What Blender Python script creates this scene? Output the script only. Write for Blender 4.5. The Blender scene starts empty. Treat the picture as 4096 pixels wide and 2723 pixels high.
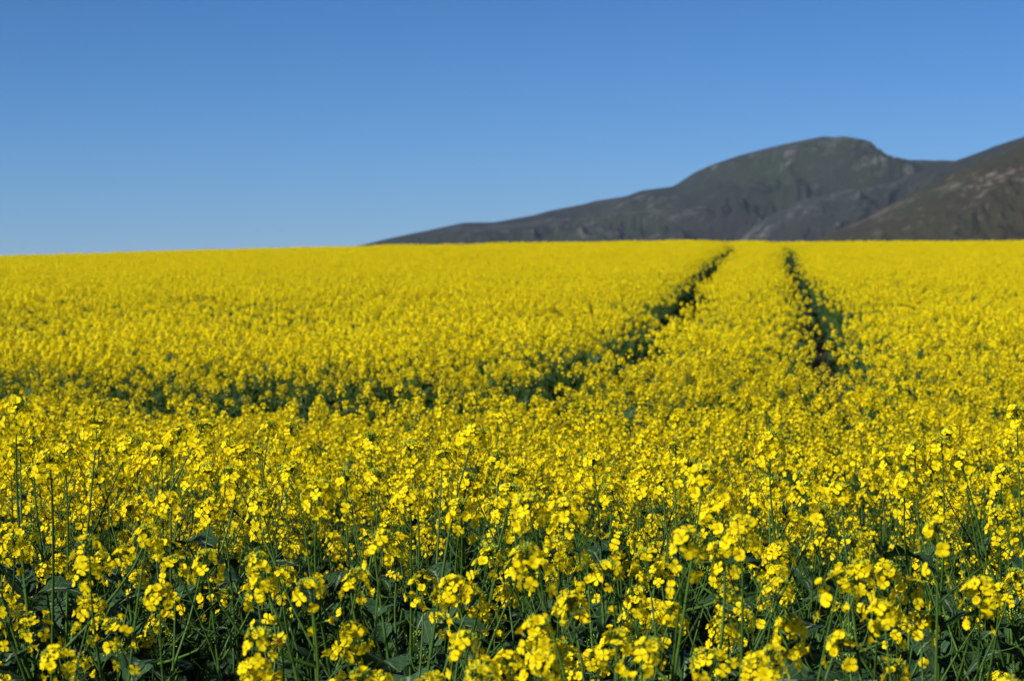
import bpy, math, random
import numpy as np
from mathutils import Vector, Matrix, Quaternion

sc = bpy.context.scene
R = math.radians

# ------------------------------------------------------------------ camera, sky, sun, exposure
EYE = 1.86
cam_d = bpy.data.cameras.new("camera")
cam_d.lens = 50.0
cam_d.sensor_width = 23.5
cam_d.clip_start = 0.05
cam_d.clip_end = 60000.0
cam_d.dof.use_dof = True
cam_d.dof.focus_distance = 5.0
cam_d.dof.aperture_fstop = 5.6
cam_d.dof.aperture_blades = 7
cam = bpy.data.objects.new("camera", cam_d)
sc.collection.objects.link(cam)
cam.location = (0.0, 0.0, EYE)
cam.rotation_euler = (R(90.0 - 1.53), 0.0, 0.0)
sc.camera = cam

SUN_EL, SUN_AZ = 33.0, 234.0          # azimuth clockwise from +Y: behind the camera, to the left
SKY_POW = [(1.62, 1.50), (1.27, 1.21), (1.2, 1.38)]
world = bpy.data.worlds.new("World")
sc.world = world
world.use_nodes = True
wn = world.node_tree
wn.nodes.clear()
sky = wn.nodes.new("ShaderNodeTexSky")
sky.sky_type = 'NISHITA'
sky.sun_disc = False
sky.sun_elevation = R(SUN_EL)
sky.sun_rotation = R(SUN_AZ)
sky.altitude = 3500.0
sky.air_density = 1.0
sky.dust_density = 0.0
sky.ozone_density = 5.0
bg = wn.nodes.new("ShaderNodeBackground")
bg.inputs["Strength"].default_value = 0.052
wo = wn.nodes.new("ShaderNodeOutputWorld")
# clear dry winter air: every channel of the sky is deepened by a power, over the whole dome
sep = wn.nodes.new("ShaderNodeSeparateColor"); cmbc = wn.nodes.new("ShaderNodeCombineColor")
wn.links.new(sky.outputs[0], sep.inputs[0])
for ch, (g, a) in enumerate(SKY_POW):
    sc1 = wn.nodes.new("ShaderNodeMath"); sc1.operation = 'MULTIPLY'; sc1.inputs[1].default_value = 0.072
    pw = wn.nodes.new("ShaderNodeMath"); pw.operation = 'POWER'; pw.inputs[1].default_value = g
    ml = wn.nodes.new("ShaderNodeMath"); ml.operation = 'MULTIPLY'; ml.inputs[1].default_value = a / 0.072
    wn.links.new(sep.outputs[ch], sc1.inputs[0]); wn.links.new(sc1.outputs[0], pw.inputs[0]); wn.links.new(pw.outputs[0], ml.inputs[0])
    wn.links.new(ml.outputs[0], cmbc.inputs[ch])
wn.links.new(cmbc.outputs[0], bg.inputs["Color"])
wn.links.new(bg.outputs[0], wo.inputs["Surface"])

sun_d = bpy.data.lights.new("sun", 'SUN')
sun_d.energy = 5.0
sun_d.angle = R(0.53)
sun_d.color = (1.0, 0.95, 0.87)
sun = bpy.data.objects.new("sun", sun_d)
sc.collection.objects.link(sun)
sdir = Vector((math.sin(R(SUN_AZ)) * math.cos(R(SUN_EL)), math.cos(R(SUN_AZ)) * math.cos(R(SUN_EL)), math.sin(R(SUN_EL))))
sun.rotation_euler = sdir.to_track_quat('Z', 'Y').to_euler()
sun.location = (-20, -20, 30)

sc.view_settings.view_transform = 'Standard'
sc.view_settings.look = 'None'
sc.view_settings.exposure = 0.50
sc.view_settings.gamma = 1.0
sc.view_settings.use_curve_mapping = False
sc.render.engine = 'CYCLES'
sc.cycles.max_bounces = 8
sc.cycles.diffuse_bounces = 4
sc.cycles.glossy_bounces = 2
sc.cycles.transmission_bounces = 4
sc.cycles.volume_bounces = 0
sc.cycles.use_denoising = True

# ------------------------------------------------------------------ helpers
def link(o, parent=None):
    sc.collection.objects.link(o)
    if parent is not None:
        o.parent = parent
    return o

def tag(o, label=None, cat=None, group=None, kind=None):
    if label: o["label"] = label
    if cat: o["category"] = cat
    if group: o["group"] = group
    if kind: o["kind"] = kind
    return o

def hash2(ix, iy, seed):
    n = (ix.astype(np.int64) * 374761393 + iy.astype(np.int64) * 668265263 + seed * 1442695041) & 0xFFFFFFFF
    n = ((n ^ (n >> 13)) * 1274126177) & 0xFFFFFFFF
    n = (n ^ (n >> 16)) & 0xFFFFFFFF
    return n.astype(np.float64) / 4294967295.0

def vnoise(x, y, seed=0):
    x = np.asarray(x, float); y = np.asarray(y, float)
    x0 = np.floor(x); y0 = np.floor(y)
    fx = x - x0; fy = y - y0
    fx = fx * fx * fx * (fx * (fx * 6 - 15) + 10); fy = fy * fy * fy * (fy * (fy * 6 - 15) + 10)
    a = hash2(x0, y0, seed); b = hash2(x0 + 1, y0, seed)
    c = hash2(x0, y0 + 1, seed); d = hash2(x0 + 1, y0 + 1, seed)
    return (a * (1 - fx) + b * fx) * (1 - fy) + (c * (1 - fx) + d * fx) * fy

def fbm(x, y, seed=0, octv=5, gain=0.5, lac=2.03):
    s = 0; a = 1; t = 0
    for k in range(octv):
        s = s + a * (vnoise(x, y, seed + k * 17) * 2 - 1); t += a
        a *= gain; x = x * lac + 13.7; y = y * lac + 5.1
    return s / t

def ridged(x, y, seed=0, octv=5, gain=0.52, lac=2.07):
    s = 0; a = 1; t = 0
    for k in range(octv):
        n = 1 - np.abs(vnoise(x, y, seed + k * 31) * 2 - 1)
        s = s + a * n * n; t += a
        a *= gain; x = x * lac + 7.3; y = y * lac + 3.9
    return s / t

def smooth(e0, e1, x):
    t = np.clip((np.asarray(x, float) - e0) / (e1 - e0), 0, 1)
    return t * t * (3 - 2 * t)

# ------------------------------------------------------------------ materials
def new_mat(name):
    m = bpy.data.materials.new(name)
    m.use_nodes = True
    nt = m.node_tree
    nt.nodes.clear()
    return m, nt, nt.nodes, nt.links

def leafy(name, col_a, col_b, transl, rough, noise_scale=60.0, spec=0.3, bump=0.0, midrib=None, island=True, trans_tint=None):
    """thin plant tissue: principled mixed with translucency, colour varied by noise and from plant to plant"""
    m, nt, N, L = new_mat(name)
    out = N.new("ShaderNodeOutputMaterial")
    tc = N.new("ShaderNodeTexCoord")
    noi = N.new("ShaderNodeTexNoise"); noi.inputs["Scale"].default_value = noise_scale; noi.inputs["Detail"].default_value = 3
    L.new(tc.outputs["Object"], noi.inputs["Vector"])
    mix = N.new("ShaderNodeMix"); mix.data_type = 'RGBA'
    mix.inputs["A"].default_value = (*col_a, 1); mix.inputs["B"].default_value = (*col_b, 1)
    fac = noi.outputs["Fac"]
    if island:
        geo = N.new("ShaderNodeNewGeometry")
        oi = N.new("ShaderNodeObjectInfo")
        ad = N.new("ShaderNodeMath"); ad.operation = 'ADD'
        L.new(geo.outputs["Random Per Island"], ad.inputs[0]); L.new(oi.outputs["Random"], ad.inputs[1])
        fr = N.new("ShaderNodeMath"); fr.operation = 'FRACT'; L.new(ad.outputs[0], fr.inputs[0])
        av = N.new("ShaderNodeMath"); av.operation = 'MULTIPLY_ADD'
        L.new(fr.outputs[0], av.inputs[0]); av.inputs[1].default_value = 0.75
        sb = N.new("ShaderNodeMath"); sb.operation = 'MULTIPLY_ADD'
        L.new(noi.outputs["Fac"], sb.inputs[0]); sb.inputs[1].default_value = 0.8; sb.inputs[2].default_value = -0.27
        L.new(sb.outputs[0], av.inputs[2])
        av.use_clamp = True
        fac = av.outputs[0]
    L.new(fac, mix.inputs["Factor"])
    col = mix.outputs["Result"]
    if midrib is not None:
        uv = N.new("ShaderNodeUVMap"); uv.uv_map = "UVMap"
        sp = N.new("ShaderNodeSeparateXYZ"); L.new(uv.outputs[0], sp.inputs[0])
        ab = N.new("ShaderNodeMath"); ab.operation = 'ABSOLUTE'; L.new(sp.outputs["X"], ab.inputs[0])
        mr = N.new("ShaderNodeMapRange"); mr.inputs["From Min"].default_value = 0.04; mr.inputs["From Max"].default_value = 0.11
        mr.inputs["To Min"].default_value = 0.8; mr.inputs["To Max"].default_value = 0.0
        L.new(ab.outputs[0], mr.inputs["Value"])
        # side veins: sweep forward from the midrib
        mv = N.new("ShaderNodeMath"); mv.operation = 'MULTIPLY_ADD'; L.new(ab.outputs[0], mv.inputs[0]); mv.inputs[1].default_value = -0.35
        L.new(sp.outputs["Y"], mv.inputs[2])
        ms = N.new("ShaderNodeMath"); ms.operation = 'MULTIPLY'; L.new(mv.outputs[0], ms.inputs[0]); ms.inputs[1].default_value = 44.0
        sn = N.new("ShaderNodeMath"); sn.operation = 'SINE'; L.new(ms.outputs[0], sn.inputs[0])
        pr = N.new("ShaderNodeMapRange"); pr.inputs["From Min"].default_value = 0.88; pr.inputs["From Max"].default_value = 1.0
        pr.inputs["To Min"].default_value = 0.0; pr.inputs["To Max"].default_value = 0.35
        L.new(sn.outputs[0], pr.inputs["Value"])
        mx = N.new("ShaderNodeMath"); mx.operation = 'MAXIMUM'; L.new(mr.outputs[0], mx.inputs[0]); L.new(pr.outputs[0], mx.inputs[1])
        m2 = N.new("ShaderNodeMix"); m2.data_type = 'RGBA'; L.new(mx.outputs[0], m2.inputs["Factor"])
        L.new(col, m2.inputs["A"]); m2.inputs["B"].default_value = (*midrib, 1)
        col = m2.outputs["Result"]
    p = N.new("ShaderNodeBsdfPrincipled")
    p.inputs["Roughness"].default_value = rough
    p.inputs["Specular IOR Level"].default_value = spec
    L.new(col, p.inputs["Base Color"])
    if bump > 0:
        b = N.new("ShaderNodeBump"); b.inputs["Strength"].default_value = bump; b.inputs["Distance"].default_value = 0.002
        n2 = N.new("ShaderNodeTexNoise"); n2.inputs["Scale"].default_value = 220; n2.inputs["Detail"].default_value = 2
        L.new(tc.outputs["Object"], n2.inputs["Vector"]); L.new(n2.outputs["Fac"], b.inputs["Height"])
        L.new(b.outputs[0], p.inputs["Normal"])
    if transl > 0:
        t = N.new("ShaderNodeBsdfTranslucent")
        if trans_tint:
            tm = N.new("ShaderNodeMix"); tm.data_type = 'RGBA'; tm.blend_type = 'MULTIPLY'; tm.inputs["Factor"].default_value = 1
            L.new(col, tm.inputs["A"]); tm.inputs["B"].default_value = (*trans_tint, 1)
            L.new(tm.outputs["Result"], t.inputs["Color"])
        else:
            L.new(col, t.inputs["Color"])
        ms_ = N.new("ShaderNodeMixShader"); ms_.inputs[0].default_value = transl
        L.new(p.outputs[0], ms_.inputs[1]); L.new(t.outputs[0], ms_.inputs[2])
        L.new(ms_.outputs[0], out.inputs["Surface"])
    else:
        L.new(p.outputs[0], out.inputs["Surface"])
    return m

M_STEM = leafy("stem_green", (0.024, 0.060, 0.007), (0.066, 0.135, 0.017), 0.0, 0.5, 25.0, spec=0.2)
M_PETAL = leafy("petal_yellow", (0.88, 0.655, 0.002), (0.93, 0.785, 0.006), 0.40, 0.6, 90.0, spec=0.06)
M_BUD = leafy("bud_green", (0.13, 0.22, 0.025), (0.32, 0.42, 0.03), 0.0, 0.5, 120.0, spec=0.2)
M_EYE = leafy("flower_eye", (0.55, 0.38, 0.01), (0.45, 0.42, 0.02), 0.0, 0.6, 200.0)
M_LEAF = leafy("leaf_bluegreen", (0.010, 0.030, 0.011), (0.038, 0.090, 0.034), 0.10, 0.55, 30.0, spec=0.16, bump=0.35,
               midrib=(0.20, 0.27, 0.14), trans_tint=(1.3, 1.5, 0.4))
MATS = [M_STEM, M_PETAL, M_BUD, M_EYE, M_LEAF]
STEM, PETAL, BUD, EYEM, LEAF = range(5)

# ------------------------------------------------------------------ mesh builder
class MB:
    def __init__(self):
        self.v = []; self.f = []; self.m = []; self.uv = []
        self.has_uv = False
    def add(self, verts, faces, mat, M=None, uvs=None):
        b = len(self.v)
        if M is not None:
            a = np.asarray(verts, float) @ np.array(M.to_3x3()).T + np.array(M.translation)
            self.v.extend(map(tuple, a))
        else:
            self.v.extend(map(tuple, verts))
        if uvs is None: uvs = [(0.5, 0.0)] * len(verts)
        else: self.has_uv = True
        self.uv.extend(uvs)
        for f in faces:
            self.f.append(tuple(i + b for i in f)); self.m.append(mat)
    def merge(self, o, M):
        b = len(self.v)
        if not o.v: return
        a = np.asarray(o.v, float) @ np.array(M.to_3x3()).T + np.array(M.translation)
        self.v.extend(map(tuple, a)); self.uv.extend(o.uv)
        self.has_uv |= o.has_uv
        self.f.extend(tuple(i + b for i in f) for f in o.f); self.m.extend(o.m)
    def tube(self, pts, radii, sides, mat, cap=False):
        pts = [Vector(p) for p in pts]
        vs = []; n = len(pts)
        ref = Vector((0.13, 1, 0.07)).normalized()
        for i, p in enumerate(pts):
            t = (pts[min(i + 1, n - 1)] - pts[max(i - 1, 0)]).normalized()
            a = t.cross(ref)
            if a.length < 1e-3: a = t.cross(Vector((1, 0, 0)))
            a.normalize(); b = t.cross(a)
            for k in range(sides):
                an = 2 * math.pi * k / sides
                vs.append(tuple(p + (a * math.cos(an) + b * math.sin(an)) * radii[i]))
        fs = []
        for i in range(n - 1):
            for k in range(sides):
                k2 = (k + 1) % sides
                fs.append((i * sides + k, i * sides + k2, (i + 1) * sides + k2, (i + 1) * sides + k))
        if cap:
            fs.append(tuple(range((n - 1) * sides, n * sides)))
        self.add(vs, fs, mat)
    def build(self, name, smooth_shade=True):
        me = bpy.data.meshes.new(name)
        me.from_pydata(self.v, [], self.f)
        used = sorted(set(self.m))
        for k in used: me.materials.append(MATS[k])
        idx = {k: i for i, k in enumerate(used)}
        me.polygons.foreach_set("material_index", np.array([idx[k] for k in self.m], dtype=np.int32))
        if smooth_shade:
            me.polygons.foreach_set("use_smooth", np.ones(len(self.f), dtype=bool))
        if self.has_uv:
            uvl = me.uv_layers.new(name="UVMap")
            li = np.empty(len(me.loops), dtype=np.int32); me.loops.foreach_get("vertex_index", li)
            uvl.data.foreach_set("uv", np.asarray(self.uv, dtype=np.float32)[li].ravel())
        me.update()
        return me

def frame(pos, zdir, roll=0.0, s=1.0):
    q = Vector(zdir).normalized().to_track_quat('Z', 'Y')
    return Matrix.Translation(pos) @ q.to_matrix().to_4x4() @ Matrix.Rotation(roll, 4, 'Z') @ Matrix.Scale(s, 4)

# ------------------------------------------------------------------ botany: flower, buds, raceme, leaf, plant
def flower_mb(rng, lod):
    """four-petalled cross, axis +Z, about 18 mm across"""
    mb = MB()
    opn = rng.choice([0.0, 0.05, 0.12, 0.3, 0.55, 0.9])       # how far the petals still stand up
    if lod == 0:
        for k in range(4):
            a = k * math.pi / 2 + rng.uniform(-.16, .16)
            Lp = 0.0102 * rng.uniform(.88, 1.1); W = 0.0046 * rng.uniform(.88, 1.15)
            rows = [(0.06, .14, 0.0), (0.34, .55, .10), (0.62, 1.0, .13), (0.86, .88, .08), (1.0, .40, -.02)]
            tw = rng.uniform(-.35, .35); up = opn + rng.uniform(-.1, .12)
            vs = []
            for r, w, z in rows:
                for c in (-1, 0, 1):
                    x = r * Lp; y = c * w * W
                    zz = (z + (0.05 if c else -0.06) * w) * Lp * 0.8 + y * tw * r
                    if r == 1.0 and c == 0: x *= 0.95
                    x2 = x * math.cos(up) - zz * math.sin(up); z2 = x * math.sin(up) + zz * math.cos(up)
                    vs.append((x2 * math.cos(a) - y * math.sin(a), x2 * math.sin(a) + y * math.cos(a), z2))
            fs = []
            for i in range(4):
                for c in range(2):
                    fs.append((i * 3 + c, i * 3 + c + 1, i * 3 + c + 4, i * 3 + c + 3))
            mb.add(vs, fs, PETAL)
        for k in range(6):
            a = k * math.pi / 3 + .3; r = 0.0014
            p = Vector((math.cos(a) * r, math.sin(a) * r, 0.0042 + (k % 2) * .0008))
            mb.add([(p.x - .0004, p.y - .0004, p.z - .0012), (p.x + .0005, p.y - .0003, p.z - .0012), (p.x, p.y + .0005, p.z - .001), (p.x * 1.3, p.y * 1.3, p.z + .0011)],
                   [(0, 1, 3), (1, 2, 3), (2, 0, 3)], EYEM)
        mb.tube([(0, 0, -.0045), (0, 0, -.001), (0, 0, .0012)], [.0008, .0013, .0010], 4, BUD)
    elif lod == 1:
        for k in range(4):
            a = k * math.pi / 2 + rng.uniform(-.2, .2)
            Lp = 0.0104 * rng.uniform(.9, 1.1); W = 0.0047
            up = opn + rng.uniform(-.15, .2); tw = rng.uniform(-.4, .4)
            vs = []
            for x, y, z in ((.05, 0, 0), (.55, -1, .12), (.55, 1, .12), (.95, -.55, .05), (.95, .55, .05)):
                x *= Lp; y *= W; z = z * Lp + y * tw
                x2 = x * math.cos(up) - z * math.sin(up); z2 = x * math.sin(up) + z * math.cos(up)
                vs.append((x2 * math.cos(a) - y * math.sin(a), x2 * math.sin(a) + y * math.cos(a), z2))
            mb.add(vs, [(0, 1, 2), (1, 3, 4, 2)], PETAL)
    else:
        s = 0.0092
        vs = [(s * math.cos(a), s * math.sin(a), rng.uniform(-.25, .35) * s) for a in [k * math.pi / 2 + rng.uniform(-.3, .3) for k in range(4)]]
        mb.add(vs, [(0, 1, 2, 3)], PETAL)
    return mb

def bud_into(mb, pos, d, s, lod, mat=BUD):
    M = frame(pos, d, 0.0, s)
    if lod == 0:
        vs = [(0, 0, 0)] + [(0.0013 * math.cos(a), 0.0013 * math.sin(a), .0022) for a in (0, 1.57, 3.14, 4.71)] + \
             [(0.0011 * math.cos(a), 0.0011 * math.sin(a), .0042) for a in (0, 1.57, 3.14, 4.71)] + [(0, 0, .0056)]
        fs = [(0, 2, 1), (0, 3, 2), (0, 4, 3), (0, 1, 4), (1, 2, 6, 5), (2, 3, 7, 6), (3, 4, 8, 7), (4, 1, 5, 8), (5, 6, 9), (6, 7, 9), (7, 8, 9), (8, 5, 9)]
    else:
        vs = [(0, 0, 0), (.0014, 0, .003), (-.0007, .0012, .003), (-.0007, -.0012, .003), (0, 0, .0058)]
        fs = [(0, 2, 1), (0, 3, 2), (0, 1, 3), (1, 2, 4), (2, 3, 4), (3, 1, 4)]
    mb.add(vs, fs, mat, M)

FLOWERS = {}
def flower_set(lod):
    if lod not in FLOWERS:
        rg = random.Random(100 + lod)
        mbs = [flower_mb(rg, lod) for _ in range(9)]
        FLOWERS[lod] = (mbs, [m.build("flower") for m in mbs] if lod == 0 else None)
    return FLOWERS[lod]

def raceme_spec(seed, lod, style="full"):
    """stalk(+pedicels, pods), buds, list of flower matrices. Grows from the origin along +Z."""
    rng = random.Random(seed)
    L = rng.uniform(.19, .30) if style != "bud" else rng.uniform(.05, .09)
    bend = Vector((rng.uniform(-.16, .16), rng.uniform(-.16, .16), 0))
    def axis(t): return Vector((bend.x * L * t * t, bend.y * L * t * t, L * t))
    def tang(t): return (Vector((2 * bend.x * t, 2 * bend.y * t, 1))).normalized()
    st = MB(); bd = MB(); flowers = []
    nseg = (6, 4, 2)[lod]
    st.tube([axis(i / nseg) for i in range(nseg + 1)], [.0024 - .0013 * i / nseg for i in range(nseg + 1)], (6, 4, 3)[lod], STEM)
    ga = 2.39996; ph = rng.uniform(0, 6.28)
    tip = axis(1); tt = tang(1)
    def side(k, elev, T):
        a = ph + k * ga + rng.uniform(-.25, .25)
        q = T.to_track_quat('Z', 'Y')
        return (q @ Vector((math.cos(a) * math.cos(elev), math.sin(a) * math.cos(elev), math.sin(elev)))).normalized()
    # bud dome
    nb = (30, 16, 4)[lod] if style == "full" else (20, 14, 4)[lod]
    for k in range(nb):
        f = (k + .5) / nb
        d = side(k, math.pi / 2 - 1.35 * math.sqrt(f), tt)
        rad = 0.005 + 0.011 * math.sqrt(f) * rng.uniform(.85, 1.15)
        p = tip + d * rad - tt * 0.004 * f
        if lod == 0: st.tube([tip - tt * (.004 + .006 * f), p], [.0005, .0004], 3, STEM)
        bud_into(bd, p, (d + tt * .8), rng.uniform(.85, 1.2) * (1.0, 1.15, 2.2)[lod], lod)
    k = nb
    if style == "full":
        n = rng.randint(10, 18) if lod < 2 else rng.randint(13, 17)
        zone = rng.uniform(.020, .046)
        for i in range(n):
            f = (i + .5) / n
            s = 1 - (0.006 + zone * f ** 1.15) / L
            p0 = axis(s); T = tang(s)
            elev = 1.0 - 1.05 * f + rng.uniform(-.18, .18)
            d = side(k, elev, T); k += 1
            pl = (0.014 + 0.012 * f) * rng.uniform(.85, 1.2)
            p1 = p0 + d * pl + Vector((0, 0, .15 * pl))
            if lod < 2: st.tube([p0, p0 + d * pl * .55, p1 - (p1 - p0) * .18], [.0006, .0006, .0006], 3, STEM)
            fd = (d * 1.0 + Vector((0, 0, rng.uniform(-.25, .5))) + Vector((rng.uniform(-.3, .3), rng.uniform(-.3, .3), 0))).normalized()
            flowers.append((rng.randrange(9), frame(p1, fd, rng.uniform(0, 6.28), rng.uniform(.86, 1.12))))
        # a few late flowers, then thin young pods down the stalk
        low = zone + .006
        ns = rng.randint(6, 14)
        for i in range(ns):
            s = 1 - (low + (L * .86 - low) * (i + .3) / ns) / L
            if s < 0.08: break
            p0 = axis(s); T = tang(s)
            d = side(k, rng.uniform(.1, .5), T); k += 1
            pl = rng.uniform(.015, .024)
            p1 = p0 + d * pl
            if i < 3 and rng.random() < .65:
                if lod < 2: st.tube([p0, p1], [.0006, .0006], 3, STEM)
                flowers.append((rng.randrange(9), frame(p1, d + Vector((0, 0, -.1)), rng.uniform(0, 6.28), .98)))
            elif lod < 2 or i % 4 == 0:
                pod = rng.uniform(.012, .05) * (0.4 + 0.6 * i / ns)
                d2 = (d + Vector((0, 0, rng.uniform(.3, .9)))).normalized()
                p2 = p1 + d2 * pod * .5; p3 = p2 + (d2 + Vector((0, 0, .3))).normalized() * pod * .6
                if lod == 0: st.tube([p0, p1, p2, p3], [.0006, .0008, .0011, .0004], 3, STEM)
                elif lod == 1: st.tube([p0, p1, p3], [.0007, .0009, .0004], 3, STEM)
    return st, bd, flowers, L

def leaf_mb(seed, lod, kind):
    """leaf lying along +Y from its base, upper side +Z"""
    rng = random.Random(seed)
    big = kind == "big"
    Ln = 1.0
    n = (11, 6, 3)[lod]
    cols = (-1, -.55, 0, .55, 1) if lod == 0 else ((-1, 0, 1) if lod == 1 else (-1, 1))
    vs = []; uv = []; fs = []
    droop = rng.uniform(.35, 1.3); tw = rng.uniform(-.6, .6); sway = rng.uniform(-.2, .2)
    for i in range(n + 1):
        t = i / n
        if big:
            w = 0.36 * (math.sin(math.pi * min(1, max(0, (t - .12)) / .88)) ** .65) * (0.65 + 0.45 * t) if t > .12 else 0.012
            if 0 < i < n: w *= (0.68 if i % 2 else 1.15) + rng.uniform(-.08, .08)
            w = max(w, .012)
        else:
            w = 0.21 * math.sin(math.pi * (0.14 + 0.86 * t)) ** .8 * (1.12 - .45 * t) + .004
        z = 0.28 * math.sin(t * 1.9) - droop * .55 * t * t
        y = t * (1 - .12 * droop * t)
        for c in cols:
            cup = abs(c) * w * .35
            rf = math.sin(t * 19 + c * 2.2 + seed) * .02 * abs(c) if lod < 2 else 0
            x = c * w + sway * t * t
            vs.append((x + z * tw * t * .5, y, z + cup + rf + c * w * tw * t)); uv.append((c, t))
    nc = len(cols)
    for i in range(n):
        for c in range(nc - 1):
            fs.append((i * nc + c, i * nc + c + 1, (i + 1) * nc + c + 1, (i + 1) * nc + c))
    mb = MB(); mb.add(vs, fs, LEAF, None, uv)
    return mb

RAC = {}
def racemes(lod):
    if lod not in RAC:
        nfull = (14, 12, 6)[lod]
        RAC[lod] = [raceme_spec(500 + i, lod) for i in range(nfull)] + [raceme_spec(900 + i, lod, "bud") for i in range(3)]
    return RAC[lod]
LEAVES = {}
def leaves(lod):
    if lod not in LEAVES:
        LEAVES[lod] = [leaf_mb(40 + i, lod, "big") for i in range(6)] + [leaf_mb(80 + i, lod, "small") for i in range(6)]
    return LEAVES[lod]

def plant_spec(seed, lod, arms=None):
    """nominal plant 1.35 m tall; returns stem MB, [(raceme idx, M)], [(leaf idx, M)] and the tip of the main raceme"""
    rng = random.Random(seed)
    H = 1.35
    nfull = (14, 12, 6)[lod]
    st = MB()
    lean = Vector((rng.uniform(-.13, .13), rng.uniform(-.13, .13), 0))
    wob = Vector((rng.uniform(-.02, .02), rng.uniform(-.02, .02), 0))
    r0 = rng.randrange(nfull); L0 = racemes(lod)[r0][3]
    topz = H - L0
    def ax(t): return Vector((lean.x * t * t + wob.x * math.sin(t * 5), lean.y * t * t + wob.y * math.sin(t * 4 + 1), topz * t))
    n = (12, 8, 3)[lod]
    st.tube([ax(i / n) for i in range(n + 1)], [.0075 - .0050 * (i / n) for i in range(n + 1)], (7, 5, 3)[lod], STEM)
    rac = [(r0, frame(ax(1), (ax(1) - ax(.93)), rng.uniform(0, 6.28)))]
    tip = ax(1) + (ax(1) - ax(.93)).normalized() * L0
    lv = []
    nb = arms if arms else rng.randint(5, 7)
    ph = rng.uniform(0, 6.28)
    for b in range(nb):
        f = (b + .5) / nb
        t0 = .42 + .52 * f + rng.uniform(-.03, .03)
        p0 = ax(min(t0, .98)); a = ph + b * 2.4 + rng.uniform(-.4, .4)
        ri = rng.randrange(nfull); Lr = racemes(lod)[ri][3]
        zt = H * (1.0 - (rng.choice([rng.uniform(.01, .10), rng.uniform(.03, .19)]) if lod == 0 else rng.uniform(.0, .13))) - Lr * .95
        ln = max(.07, zt - p0.z)
        out = rng.uniform(.10, .26) * (1.1 - .5 * f) + .02
        o = Vector((math.cos(a), math.sin(a), 0))
        p1 = p0 + o * out * .55 + Vector((0, 0, ln * .38)); p2 = p0 + o * out + Vector((0, 0, ln))
        m = (6, 4, 2)[lod]; pts = []
        for i in range(m + 1):
            u = i / m
            pts.append(p0 * (1 - u) ** 2 + p1 * 2 * u * (1 - u) + p2 * u * u)
        st.tube(pts, [.0042 - .0018 * i / m for i in range(m + 1)], (5, 4, 3)[lod], STEM)
        rac.append((ri, frame(p2, p2 - p1 + Vector((0, 0, .05)), rng.uniform(0, 6.28))))
        # clasping leaf under each branch
        s = rng.uniform(.09, .18) * (1.15 - .35 * f)
        M = Matrix.Translation(p0) @ Matrix.Rotation(a - math.pi / 2 + rng.uniform(-.3, .3), 4, 'Z') @ Matrix.Rotation(rng.uniform(.1, .8), 4, 'X') @ Matrix.Scale(s, 4)
        lv.append((6 + rng.randrange(6), M))
        if rng.random() < (.9 if lod == 0 else .4):
            bi = nfull + rng.randrange(3)
            pb = pts[1 if len(pts) > 2 else 0]
            rac.append((bi, frame(pb, (o * rng.uniform(-.4, .9) + Vector((rng.uniform(-.6, .6), rng.uniform(-.6, .6), 1))), rng.uniform(0, 6.28))))
    nl = (rng.randint(13, 17), rng.randint(7, 9), 5)[lod]
    for k in range(nl):
        t0 = .14 + .84 * ((k + rng.random()) / nl) ** 1.15
        p0 = ax(t0); a = ph + 1.1 + k * 2.2 + rng.uniform(-.4, .4)
        s = rng.uniform(.15, .26) * (1.22 - .68 * t0) * (1.0, 1.0, 1.25)[lod]
        M = Matrix.Translation(p0) @ Matrix.Rotation(a, 4, 'Z') @ Matrix.Rotation(rng.uniform(.0, .7), 4, 'X') @ Matrix.Scale(s, 4)
        lv.append((rng.randrange(6), M))
    return st, rac, lv, tip

def plant_merged(seed, lod):
    st, rac, lv, tip = plant_spec(seed, lod)
    mb = MB(); I = Matrix.Identity(4)
    mb.merge(st, I)
    fl = flower_set(lod)[0]
    for ri, M in rac:
        s, b, fs, L = racemes(lod)[ri]
        mb.merge(s, M); mb.merge(b, M)
        for fi, FM in fs: mb.merge(fl[fi], M @ FM)
    for li, M in lv: mb.merge(leaves(lod)[li], M)
    return mb.build("canola_plant_massed")

# ------------------------------------------------------------------ terrain
GD = [0, 7.5, 11.6, 13.6, 15.4, 16.6, 21.5, 27, 36, 52, 70, 86, 94, 110, 150, 250, 450, 1000, 60000]
GZ = [0, -.04, -.16, -.15, -.04, 0.0, .11, .28, .57, 1.08, 1.72, 2.15, 2.28, 2.07, .2, -9, -26, -30, -30]
_dd = np.concatenate([np.arange(-40, 460, .5), [1000, 60000]])
_zz = np.interp(_dd, GD, GZ)
_k = np.hanning(7); _k /= _k.sum()
_body = np.convolve(np.pad(_zz[:-2], 3, mode='edge'), _k, mode='valid')
_zz = np.concatenate([_body, _zz[-2:]])
def ground(x, y):
    x = np.asarray(x, float); y = np.asarray(y, float)
    z = np.interp(y, _dd, _zz)
    lat = np.clip((8.5 - x) / 28.5, 0, 3) ** 1.5
    z = z - .60 * lat * smooth(22, 85, y) * (1 - smooth(200, 400, y))
    z = z + .05 * fbm(x / 6 + 3, y / 6 + 9, 5, 3) * smooth(9, 20, y) * (1 - smooth(200, 400, y))
    return z

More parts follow.
